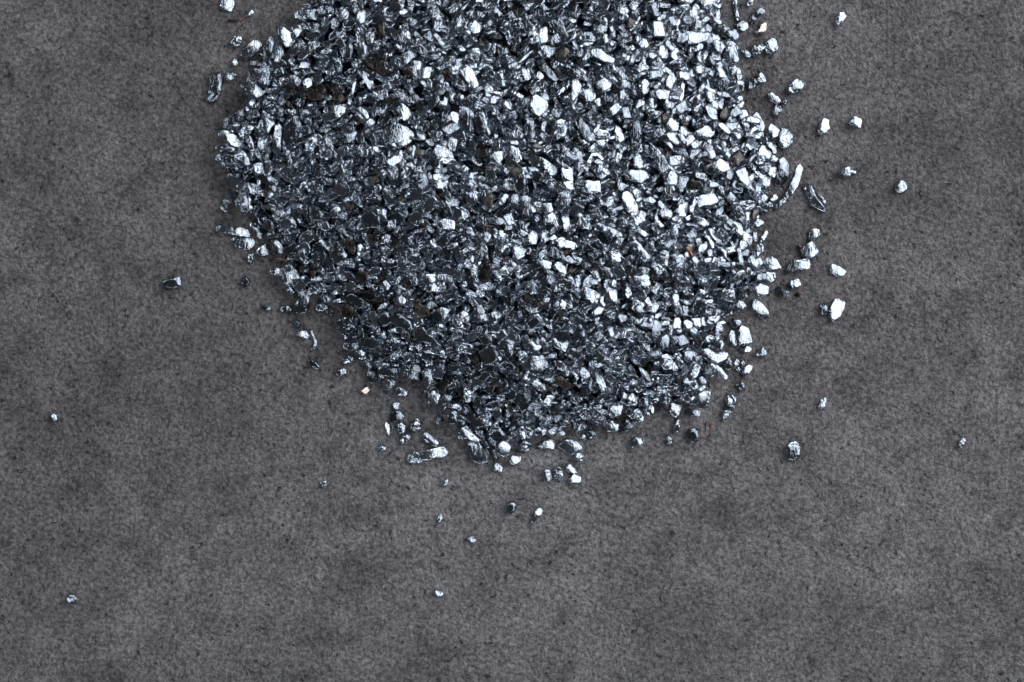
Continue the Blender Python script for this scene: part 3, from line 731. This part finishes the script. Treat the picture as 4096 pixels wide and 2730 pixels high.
T 2400 1400 2.6133
n m 1305 510 1350 455 1440 500 1410 615 1330 575;grey folded nugget above the small heart shaped one, below right of pile
n b 1270 650 1310 632 1385 650 1350 690 1300 742 1280 710;small heart shaped white nugget below the grey folded nugget
n b 2275 610 2310 520 2352 500 2370 530 2360 590 2300 640;lone white pebble far right of the grey folded nugget
c m 1950 1010 2000 965 2040 958 2085 1020 2085 1130 2040 1155 1960 1140;house shaped block with bright upper right face, alone at lower right
n b 675 940 720 885 745 930 755 1000 710 990;small white bean left of the dark cylinder chip, below pile
n m 315 950 360 908 440 920 460 960 400 1010 320 1025;grey white double lobed nugget just below pile's bottom right
c d 890 855 970 808 1010 850 1030 940 960 968 920 930;dark cylinder shaped chip touching the copper wire
k b 9 1045 925 1100 925 1150 900 1160 850 1150 790 1140 755 1110 745 1095 775 1110 840;thin copper wire bent into a question mark below the pile
c d 890 650 920 615 1045 640 1040 690 920 695;small dark bar with light rim above the dark cylinder chip
n m 770 820 780 740 820 715 840 800 830 862 780 855
c b 730 640 750 560 850 580 830 660 790 715 740 680
n m 455 620 530 570 595 625 550 690 480 690
n b 365 700 420 635 465 690 440 770 380 750
n b 285 500 340 450 385 510 380 600 300 600
n m 535 520 580 490 620 520 590 560 545 555
c m 620 530 700 480 740 530 690 575
c m 880 500 930 450 990 500 950 570 890 530
c m 970 560 1050 440 1150 440 1140 520 1110 610 1000 605
c m 1010 340 1080 290 1140 360 1090 390
c b 80 650 130 590 240 590 210 690 110 710
c d 210 800 280 720 370 760 300 850 220 850
c m 50 770 130 740 200 790 180 850 80 850
T 1500 1500 2.6133
n b 180 310 210 282 255 300 250 350 220 370 190 350;bright bead at the top of the small cluster left of pile's tail
c d 150 460 180 380 250 380 310 430 250 490 170 490;fan creased dark chip just under the top bead of the small cluster
n m 345 535 400 485 450 450 490 550 470 590 400 605;grooved nugget with white right side, right of the small cluster
c b 105 510 130 497 155 530 155 640 135 640 115 570;thin bone shaped chip at the left side of the small cluster
n m 175 540 200 520 215 560 190 580;tiny grey grain between bone shaped chip and its right neighbour
n m 220 520 270 500 320 540 310 600 260 625 225 570;pointed silver nugget in the middle of the small cluster
n m 250 690 300 630 350 625 365 670 340 720 290 740;grey rounded nugget at the bottom of the small cluster
n m 20 770 60 725 115 760 110 800 60 810;crumpled bead alone lower left of the small cluster
c m 355 880 390 800 600 780 690 740 750 745 765 800 740 840 600 875 430 925 370 920;long capsule shaped chip, dark left and white right, below the cluster
c m 485 640 530 598 590 640 665 710 640 750 570 730 490 670;dark grooved chip touching the long capsule shaped chip from above
n b 612 480 660 445 735 490 700 500 660 530 625 505;small bright bit alone between the small cluster and pile's tail
c d 765 400 830 378 855 400 855 490 820 520 765 500
c m 865 640 860 570 960 540 1000 600 1100 680 1080 700 960 670 880 665
s d 85 980 330 900 460 880 560
c m 935 700 1050 690 1140 750 1200 820 1180 900 1100 930 1030 900 970 780;large layered chip at the bottom left tip of the pile
s m 46 1100 580 1150 700 1190 760
n d 1180 600 1240 540 1340 560 1380 640 1330 720 1230 740 1180 680
c m 1260 750 1350 690 1420 760 1400 840 1340 850 1270 810
s m 40 1230 780 1270 900;thin twisted sliver hanging from pile's bottom tip
n b 1230 960 1280 915 1330 970 1320 1020 1290 1025 1240 990;white nugget directly below the thin twisted sliver
n b 1385 890 1440 845 1520 860 1528 910 1470 945 1395 930;crumpled bright nugget right of the white nugget, below pile's tip
n m 1490 750 1555 675 1640 740 1590 810 1500 790
c b 1675 740 1760 690 1850 675 1885 730 1870 770 1750 765
c m 1900 740 2000 660 2100 700 2160 755 2060 830
n b 2065 850 2110 815 2195 845 2150 910 2110 915;white tipped chip hanging lowest at pile's bottom right
n b 1745 1000 1790 978 1830 1000 1850 1080 1820 1115 1770 1090;white crinkled nugget, leftmost of the four below the pile
n m 1865 990 1895 940 1940 960 1970 1050 1930 1090 1870 1080;darker nugget, second from left of the four below the pile
n b 1985 970 2040 935 2080 980 2115 1020 2090 1040 2000 1010;white nugget, upper right of the four below the pile
n b 2010 1100 2080 1045 2150 1070 2145 1120 2080 1145 2020 1130;crumpled nugget, lower right of the four below the pile
n m 680 1130 720 1120 755 1085 765 1140 740 1160 700 1160;tiny crumb with a notch below the long capsule shaped chip
n d 1375 1400 1400 1330 1470 1330 1475 1390 1420 1465 1385 1440;dark pointed nugget with bright edge, left of the leaning ribbed piece
s m 62 1735 1395 1690 1470 1630 1540;short ribbed piece leaning right, below the pile's four nuggets
n m 640 1510 690 1450 705 1500 690 1540 650 1550;tiny nugget with bright top, below left of the dark pointed nugget
n b 2145 660 2170 615 2205 640 2190 690
n d 2200 600 2250 565 2310 620 2260 680
s m 72 1650 430 1575 530 1640 660
c b 1790 610 1840 540 1890 600 1830 650
c b 1910 610 1950 570 1990 620 1930 640
c m 555 250 600 170 680 200 660 290 580 340
c d 695 280 720 195 800 230 790 300 740 345
c d 1040 370 1050 220 1110 220 1110 380 1070 410
c d 1140 330 1200 270 1360 250 1350 310 1240 370 1150 390
c b 910 250 940 200 1040 220 980 290 930 285
c d 1450 260 1470 180 1590 210 1640 310 1600 360 1540 390 1480 320
s m 42 1390 350 1388 450 1380 550
c d 1010 480 1050 450 1150 460 1140 540 1050 560
c d 1690 320 1760 260 1800 330 1780 460 1700 420
T 0 0 0.57446
c d 375 645 410 637 417 655 412 662 382 668;dark square chip alone on the slab, far left of the pile
n m 114 957 122 950 130 956 131 966 122 971 114 966;tiny grain alone near the left frame edge, upper of two
n b 151 1376 158 1366 170 1369 178 1378 170 1387 156 1386;small bright nugget alone near the lower left corner
n b 734 1112 740 1105 751 1108 750 1116 740 1120;tiny bright crumb alone left of the notched one, below the pile
n b 1073 1240 1080 1232 1090 1235 1094 1244 1083 1250;tiny bright crumb alone below the dark pointed nugget
n b 993 1364 1002 1357 1018 1362 1020 1369 1006 1371;lowest tiny crumb of all, near the bottom centre of the slab
s b 12 2216 1008 2210 1018 2203 1030;small leaning splinter near the right frame edge
n b 2055 432 2064 415 2080 418 2086 432 2076 446 2060 440;crumpled white nugget, farthest right of the upper strays
'''
# outline of the heap (source pixels / 1.7407)
EDGE = [(735,-60),(700,30),(690,60),(640,80),(605,125),(585,165),(580,195),(572,225),(575,250),(550,272),(520,300),(515,340),(515,400),(540,440),
        (560,475),(595,500),(620,540),(635,590),(655,635),(690,670),(750,690),(778,720),(788,770),(812,810),(850,850),
        (890,870),(960,868),(985,890),(990,930),(1040,945),(1065,985),(1100,1015),(1150,1030),(1200,1010),(1290,1000),(1330,985),
        (1400,985),(1460,960),(1530,940),(1590,930),(1625,890),(1660,850),(1650,800),(1665,740),(1700,700),(1750,670),
        (1760,610),(1735,560),(1745,500),(1770,460),(1790,400),(1790,340),(1745,290),(1715,240),(1700,190),(1690,130),(1700,90),
        (1660,40),(1640,-60)]
EDGE = np.array(EDGE, float) * 1.7407

CELL = 8.0
GX0, GY0 = 500.0, -200.0
GW, GH = int((3600 - GX0) / CELL), int((2300 - GY0) / CELL)
gx, gy = np.meshgrid(GX0 + (np.arange(GW) + .5) * CELL, GY0 + (np.arange(GH) + .5) * CELL)

def seg_dist(px, py, poly, closed=True):
    d = np.full(px.shape, 1e9)
    n = len(poly)
    for i in range(n if closed else n - 1):
        ax, ay = poly[i]; bx, by = poly[(i + 1) % n]
        ex, ey = bx - ax, by - ay
        t = np.clip(((px - ax) * ex + (py - ay) * ey) / (ex * ex + ey * ey + 1e-9), 0, 1)
        d = np.minimum(d, np.hypot(px - ax - t * ex, py - ay - t * ey))
    return d
def inside(px, py, poly):
    c = np.zeros(px.shape, bool)
    n = len(poly)
    for i in range(n):
        ax, ay = poly[i]; bx, by = poly[(i + 1) % n]
        if ay == by: continue
        hit = ((ay > py) != (by > py)) & (px < (bx - ax) * (py - ay) / (by - ay) + ax)
        c ^= hit
    return c
rng0 = np.random.default_rng(3)
sd = seg_dist(gx, gy, EDGE) * np.where(inside(gx, gy, EDGE), 1, -1)
# beyond the top of the frame the heap goes on; its rim there is out of view
bumps = wrinkle(np.stack([gx.ravel(), gy.ravel(), 0 * gx.ravel()], 1), 13, 330, rng0, 6).reshape(gx.shape)
sdc = np.clip(sd - 30, 0, None)
CORE = 175 * (1 - np.exp(-sdc / 330.0)) + bumps * (1 - np.exp(-sdc / 120))
CORE = np.where(sdc > 0, np.clip(CORE, 0, None), 0)
H = CORE.copy()
def cell(x, y):
    return (np.clip(((x - GX0) / CELL).astype(int), 0, GW - 1), np.clip(((y - GY0) / CELL).astype(int), 0, GH - 1))
def smooth(A, k):
    for _ in range(k):
        A = (np.roll(A, 1, 0) + np.roll(A, -1, 0) + np.roll(A, 1, 1) + np.roll(A, -1, 1) + 2 * A) / 6
    return A
CS = smooth(CORE, 30)
SY, SX = np.gradient(CS, CELL)            # slopes per photo x and photo y

def settle(V, cx, cy, q):
    """drop a piece (local coords, y up) onto the height map at photo pixel cx, cy; returns z of its origin"""
    px = cx + V[:, 0]; py = cy - V[:, 1]
    i, j = cell(px, py)
    low = V[:, 2] < np.median(V[:, 2])
    need = H[j[low], i[low]] - V[low, 2]
    ground = -V[:, 2].min()
    z = np.quantile(need, q)
    z = max(z, ground - 1.0)
    top = ~low
    np.maximum.at(H, (j[top], i[top]), V[top, 2] + z)
    return z

# ---- parse
PIECES = []
for line in DATA.strip().split('\n'):
    if line[0] == 'T':
        _, ox, oy, sc = line.split(); ox = float(ox); oy = float(oy); sc = float(sc); continue
    body, _, label = line.partition(';')
    f = body.split()
    kind, tone = f[0], f[1]
    v = [float(a) for a in f[2:]]
    width = None
    if len(v) % 2: width = v.pop(0) / sc
    pts = np.array(v).reshape(-1, 2) / sc + (ox, oy)
    PIECES.append(dict(kind=kind, tone=tone, width=width, pts=pts, label=label.strip()))

# a piece traced twice from neighbouring views is kept once
kept = []
for p in PIECES:
    c = p['pts'].mean(0) if p['width'] is None else (p['pts'][0] + p['pts'][-1]) / 2
    ext = np.ptp(p['pts'], axis=0)
    p['c'] = c
    p['size'] = max(ext.max(), 8) if p['width'] is None else np.linalg.norm(p['pts'][0] - p['pts'][-1])
    dup = False
    for k in kept:
        if np.linalg.norm(k['c'] - c) < 0.30 * min(k['size'], p['size']) and (p['width'] is None) == (k['width'] is None):
            dup = True; break
    if dup and not p['label']: continue
    kept.append(p)
PIECES = kept

def inside_pile(c):
    i, j = cell(np.array([c[0]]), np.array([c[1]]))
    return sd[j[0], i[0]]
for p in PIECES: p['depth'] = inside_pile(p['c'])

KEYP = np.array(KEY) / PX
def chamfer(V, c, z0, tone, rng, R):
    """add a facet aimed to mirror the key light into camera; tone sets size"""
    w = np.array([c[0] - CX, CY - c[1], z0])
    l = KEYP - w; l /= np.linalg.norm(l)
    e = np.array([0, 0, CAM_H]) - w; e /= np.linalg.norm(e)
    h = l + e
    az = math.atan2(h[1], h[0]) + rng.normal() * 0.25
    tilt = math.atan2(math.hypot(h[0], h[1]), h[2]) + rng.normal() * 0.04
    top = V[:, 2].max()
    off = {'b': -0.55, 'm': 0.12, 'd': 0.5}[tone] + rng.normal() * 0.1
    n = np.array([math.cos(az) * math.sin(tilt), math.sin(az) * math.sin(tilt), math.cos(tilt)])
    a = np.array([math.cos(az) * R * off, math.sin(az) * R * off, top * 0.93])
    V = facet(V, n, n @ a)
    if tone != 'b' or rng.random() < 0.35:     # ridges across the piece
        per = max(R * rng.uniform(0.7, 1.5), 7); b = az + rng.normal() * 0.45
        u = V[:, 0] * math.cos(b) + V[:, 1] * math.sin(b)
        amp = per * {'m': 0.070, 'd': 0.036, 'b': 0.04}[tone] * rng.uniform(0.6, 1.3)
        V[:, 2] += amp * np.sin(u * 2 * math.pi / per + rng.uniform(0, 6.28) + 0.8 * np.sin(V[:, 1] / (R + 4) + V[:, 0] / (R + 9))) * np.clip(V[:, 2] / (0.5 * top), 0, 1)
    if tone != 'd': V[:, 2] += wrinkle(V, 0.6, 17, rng, 4) * (V[:, 2] > 0)
    if tone != 'b' or rng.random() < 0.4:      # one more facet leaning the other way
        az2 = az + math.pi + rng.normal() * 0.7; t2 = abs(rng.normal()) * 0.15 + 0.10
        n2 = np.array([math.cos(az2) * math.sin(t2), math.sin(az2) * math.sin(t2), math.cos(t2)])
        a2 = np.array([math.cos(az2) * R * 0.1, math.sin(az2) * R * 0.1, top * 0.9])
        V = facet(V, n2, n2 @ a2)
    return V

def build_piece(p, idx):
    rng = np.random.default_rng(1000 + idx)
    c, kind, tone = p['c'], p['kind'], p['tone']
    loc = np.stack([p['pts'][:, 0] - c[0], c[1] - p['pts'][:, 1]], 1)
    if p['width'] is None:
        ar = 0.5 * abs(np.dot(loc[:, 0], np.roll(loc[:, 1], 1)) - np.dot(loc[:, 1], np.roll(loc[:, 0], 1)))
        s = math.sqrt(ar)
        if kind in 'npq' and kind != 'q':
            T = min(0.72 * s, 34); V, F = blob(loc * 1.08, T, 11, 0.5, 0.62, rng, 1.6)
        else:
            T = min(max(0.55 * s, 10), 26); V, F = blob(loc * 1.10, T, 11, 0.27, 0.5, rng, 1.0)
        R = s / 2
        for _ in range(2 if kind == 'c' else 4):     # chipped sides
            a = rng.uniform(0, 6.28); e = rng.uniform(0.2, 0.9)
            n = np.array([math.cos(a) * math.cos(e), math.sin(a) * math.cos(e), math.sin(e)])
            V = facet(V, n, np.max(V @ n) * rng.uniform(0.8, 0.93))
    else:
        w = p['width']; T = max(min(w * 0.75, 18), min(w, 10))
        if kind == 'k' and w < 6: T = w
        V, F = ribbon(loc, w, T, rng); R = w / 2
    if kind != 'w' and not (kind == 'k' and p['width'] < 6):
        V = chamfer(V, c, 60 if p['depth'] > 0 else 10, tone, rng, R)
    if p['depth'] > 40:                             # follow the slope of the heap
        i, j = cell(np.array([c[0]]), np.array([c[1]]))
        V[:, 2] += 0.55 * (SX[j[0], i[0]] * V[:, 0] - SY[j[0], i[0]] * V[:, 1])
    return V, F

# ---- descriptions for pieces inside the heap
COLS = ['far left', 'left', 'centre', 'right', 'far right']
ROWS = ['top', 'upper', 'middle', 'lower', 'bottom']
NOUN = {'c': 'chip', 'w': 'brownish chip', 'n': 'nugget', 's': 'sliver', 'r': 'rusty strip', 'k': 'copper flake', 'p': 'pink grain', 'q': 'brown grain'}
NAME = {'c': 'metal_chip', 'w': 'metal_chip', 'n': 'metal_nugget', 's': 'metal_sliver', 'r': 'rusty_strip', 'k': 'copper_piece', 'p': 'copper_piece', 'q': 'rust_flake'}
CAT = {'c': 'metal chip', 'w': 'metal chip', 'n': 'metal nugget', 's': 'metal sliver', 'r': 'rusty strip', 'k': 'copper piece', 'p': 'copper piece', 'q': 'rust flake'}
TONE = {'b': 'bright silver', 'm': 'grey', 'd': 'dark'}
def auto_labels():
    groups = {}
    for p in PIECES:
        if p['label']: continue
        P = p['pts'] - p['pts'].mean(0)
        if p['width'] is None:
            w, v = np.linalg.eigh(P.T @ P); ax = v[:, 1]; ratio = math.sqrt(max(w[1], 1) / max(w[0], 1))
            L = np.ptp(P @ ax)
        else:
            ax = p['pts'][-1] - p['pts'][0]; L = np.linalg.norm(ax); ratio = L / p['width']
        ang = math.degrees(math.atan2(-ax[1], ax[0])) % 180
        lean = 'lying level' if ang < 20 or ang > 160 else 'leaning right' if ang < 68 else 'upright' if ang < 112 else 'leaning left'
        size = 'large' if L > 68 else 'small' if L < 38 else 'medium'
        if ratio < 1.3: lean = 'squarish'
        x, y = p['c'] / 1.7407
        col = COLS[int(np.clip((x - 500) / 262, 0, 4))]; row = ROWS[int(np.clip(y / 212, 0, 4))]
        tone = 'dull' if p['kind'] == 'w' else TONE[p['tone']]
        base = f"{size} {tone} {NOUN[p['kind']]}, {lean}, in pile's {row} {col}"
        groups.setdefault(base, []).append(p)
    order = ['leftmost', 'second from left', 'third from left', 'fourth from left', 'fifth from left', 'sixth from left', 'seventh from left', 'eighth from left', 'ninth from left', 'tenth from left']
    for base, ps in groups.items():
        if len(ps) == 1: ps[0]['label'] = base; continue
        ps.sort(key=lambda q: q['c'][0])
        if len(ps) == 2:
            words = ['left one of two', 'right one of two']
        else:
            words = order[:len(ps) - 1] + ['rightmost']
        for q, wd in zip(ps, words): q['label'] = f"{base}, {wd}"
auto_labels()

# ---- prototypes for the countless small pieces
def proto(n, rng, thin):
    L = rng.uniform(42, 76) * (1.25 if thin else 1.0); W = L * rng.uniform(0.42, 0.8) * (0.5 if thin else 1.0)
    if rng.random() < 0.5 or thin:          # cut piece: four sides, corners off square
        poly = np.array([(L / 2, W / 2), (-L / 2, W / 2), (-L / 2, -W / 2), (L / 2, -W / 2)]) * rng.uniform(0.72, 1.08, (4, 2))
    else:
        k = rng.integers(5, 8)
        a = np.sort((np.arange(k) + rng.uniform(-0.28, 0.28, k)) / k * 2 * math.pi)
        poly = np.stack([np.cos(a) * L / 2 * rng.uniform(0.8, 1.12, k), np.sin(a) * W / 2 * rng.uniform(0.8, 1.12, k)], 1)
    V, F = blob(poly, rng.uniform(13, 23), n, 0.28, 0.5, rng, 0.9)
    if thin: V[:, 1] += V[:, 0] ** 2 / L * rng.uniform(-0.9, 0.9) + 1.5 * np.sin(V[:, 0] / 6 + rng.uniform(0, 6))
    if rng.random() < 0.5: V[:, 2] += V[:, 0] ** 2 / L * rng.uniform(-0.8, 0.8)
    if rng.random() < 0.6:
        per = rng.uniform(12, 26)
        V[:, 2] += np.sign(V[:, 2]) * per * 0.045 * np.sin(V[:, 0] * 2 * math.pi / per + rng.uniform(0, 6))
    for _ in range(4):
        d = rng.normal(size=3); d /= np.linalg.norm(d)
        V = facet(V, d, np.max(V @ d) * rng.uniform(0.72, 0.95))
    return V, F

def rot_to(nv, spin):
    nv = nv / np.linalg.norm(nv)
    c, s = math.cos(spin), math.sin(spin)
    R1 = np.array([[c, -s, 0], [s, c, 0], [0, 0, 1]])
    v = np.cross([0, 0, 1], nv); cth = nv[2]
    K = np.array([[0, -v[2], v[1]], [v[2], 0, -v[0]], [-v[1], v[0], 0]])
    return (np.eye(3) + K + K @ K / (1 + cth)) @ R1

STV, STF, STM = [], [], []
voff = [0]
def scatter(protos, spacing, sink, tilt, avoid, edge, rng, smin=0.75, smax=1.25):
    ys = np.arange(-110, 1950, spacing * 0.87)
    pts = []
    for r, y in enumerate(ys):
        xs = np.arange(820, 3200, spacing) + (r % 2) * spacing / 2
        pts.append(np.stack([xs, np.full(xs.shape, y)], 1))
    pts = np.concatenate(pts); pts += rng.uniform(-0.42, 0.42, pts.shape) * spacing
    i, j = cell(pts[:, 0], pts[:, 1])
    pts = pts[(sd[j, i] > edge + rng.uniform(-8, 10, len(pts)))]
    if avoid is not None:
        i, j = cell(pts[:, 0], pts[:, 1]); pts = pts[~avoid[j, i]]
    rng.shuffle(pts)
    for x, y in pts:
        V0, F0 = protos[rng.integers(len(protos))]
        i, j = cell(np.array([x]), np.array([y])); sx, sy = SX[j[0], i[0]], SY[j[0], i[0]]
        n = np.array([-sx, sy, 1.0]) + np.append(rng.normal(size=2) * tilt, 0)
        V = (V0 * rng.uniform(smin, smax)) @ rot_to(n, rng.uniform(0, 6.28)).T
        z = settle(V, x, y, sink)
        wx, wy = to_world(x, y, z)
        STV.append(V + (wx, wy, z)); STF.append(F0 + voff[0]); voff[0] += len(V)
        u = rng.random()
        STM.append(np.full(len(F0), 0 if u < 0.60 else 1 if u < 0.97 else 2))

rs = np.random.default_rng(11)
P_LOW = [proto(3, rs, k % 4 == 0) for k in range(24)]
P_HIGH = [proto(7, rs, k % 3 == 0) for k in range(48)]
scatter(P_LOW, 38, 0.7, 0.28, None, 14, rs, 0.8, 1.2)
scatter(P_HIGH, 44, 0.75, 0.22, None, 6, rs, 0.85, 1.2)

# traced pieces: the biggest first, so that smaller ones lie on top of them
mask = np.zeros(gx.shape, bool)
MAT = {'c': M_METAL, 'n': M_METAL, 's': M_METAL, 'w': M_BROWN, 'r': M_RUST, 'k': M_COPPER, 'p': M_PINK, 'q': M_RUST}
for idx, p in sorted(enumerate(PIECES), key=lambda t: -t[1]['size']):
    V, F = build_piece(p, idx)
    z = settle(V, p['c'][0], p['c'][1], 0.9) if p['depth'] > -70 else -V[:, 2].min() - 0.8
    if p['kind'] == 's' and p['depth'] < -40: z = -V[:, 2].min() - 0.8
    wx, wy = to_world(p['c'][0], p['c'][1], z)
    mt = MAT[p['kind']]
    if mt is M_METAL and p['tone'] == 'd': mt = M_DARK  # pieces that mirror the dark room get the darker copy
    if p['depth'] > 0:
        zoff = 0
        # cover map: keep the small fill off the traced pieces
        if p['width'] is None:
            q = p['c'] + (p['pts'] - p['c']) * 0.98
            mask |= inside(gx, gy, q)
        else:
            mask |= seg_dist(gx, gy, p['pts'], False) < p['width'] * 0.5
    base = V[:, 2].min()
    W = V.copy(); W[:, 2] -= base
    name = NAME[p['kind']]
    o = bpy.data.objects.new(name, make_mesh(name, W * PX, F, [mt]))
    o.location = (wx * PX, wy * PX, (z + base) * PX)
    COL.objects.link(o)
    o['label'] = p['label']; o['category'] = CAT[p['kind']]
    if p['depth'] > 0: o['group'] = 'metal pieces lying in the pile'
    else: o['group'] = 'metal pieces scattered round the pile'
    if p['kind'] == 'r' and 'twisted' in p['label']:     # its silver end is a part of its own
        tp = np.array([(468, 178), (500, 152), (545, 105), (570, 128), (530, 158), (508, 172)], float) / 2.6133 + (800, 0)
        tc = tp.mean(0)
        loc = np.stack([tp[:, 0] - tc[0], tc[1] - tp[:, 1]], 1)
        rr = np.random.default_rng(5)
        VV, FF = blob(loc * 1.1, 12, 11, 0.45, 0.6, rr)
        VV = chamfer(VV, tc, 10, 'b', rr, 6)
        tip = bpy.data.objects.new('silver_tip', make_mesh('silver_tip', VV * PX, FF, [M_METAL]))
        tx, ty = to_world(tc[0], tc[1], 8)
        tip.parent = o
        tip.location = ((tx - wx) * PX, (ty - wy) * PX, 8 * PX)
        COL.objects.link(tip)
        tip['label'] = 'bright silver tip at the end of the rusty strand'

# widen the cover map by one cell all round
mask = mask | np.roll(mask, 1, 0) | np.roll(mask, -1, 0) | np.roll(mask, 1, 1) | np.roll(mask, -1, 1)
# upper layer of small pieces between the traced ones
scatter(P_HIGH, 40, 0.7, 0.22, mask, 2, rs, 0.7, 1.05)

# core of the heap, under the pieces
ci = sdc > 0
ids = -np.ones(gx.shape, int); stp = 3
sub = np.zeros_like(ci); sub[::stp, ::stp] = True
jj, ii = np.nonzero(sub)
gxs, gys, cs = gx[jj, ii], gy[jj, ii], CORE[jj, ii] - 3
ids[jj, ii] = np.arange(len(jj))
k = 1 - cs / CAM_H
CV = np.stack([(gxs - CX) * k, (CY - gys) * k, cs], 1)
CF = []
for j in range(0, GH - stp, stp):
    for i in range(0, GW - stp, stp):
        if ci[j, i] or ci[j + stp, i] or ci[j, i + stp] or ci[j + stp, i + stp]:
            CF.append((ids[j + stp, i], ids[j + stp, i + stp], ids[j, i + stp], ids[j, i]))
CF = np.array(CF)
used = np.unique(CF); remap = -np.ones(len(CV), int); remap[used] = np.arange(len(used))
STV.append(CV[used]); STF.append(remap[CF] + voff[0]); STM.append(np.full(len(CF), 1)); voff[0] += len(used)

V = np.concatenate(STV); F = np.concatenate(STF); MI = np.concatenate(STM)
heap = bpy.data.objects.new('small_metal_pieces', make_mesh('small_metal_pieces', V * PX, F, [M_METAL, M_DARK, M_BROWN], MI))
COL.objects.link(heap)
heap['kind'] = 'stuff'
heap['label'] = 'countless small silvery and dark metal chips heaped in a pile on the slab'
heap['category'] = 'metal chips'
print('stuff faces', len(F), 'pieces', len(STV), 'things', len(PIECES))
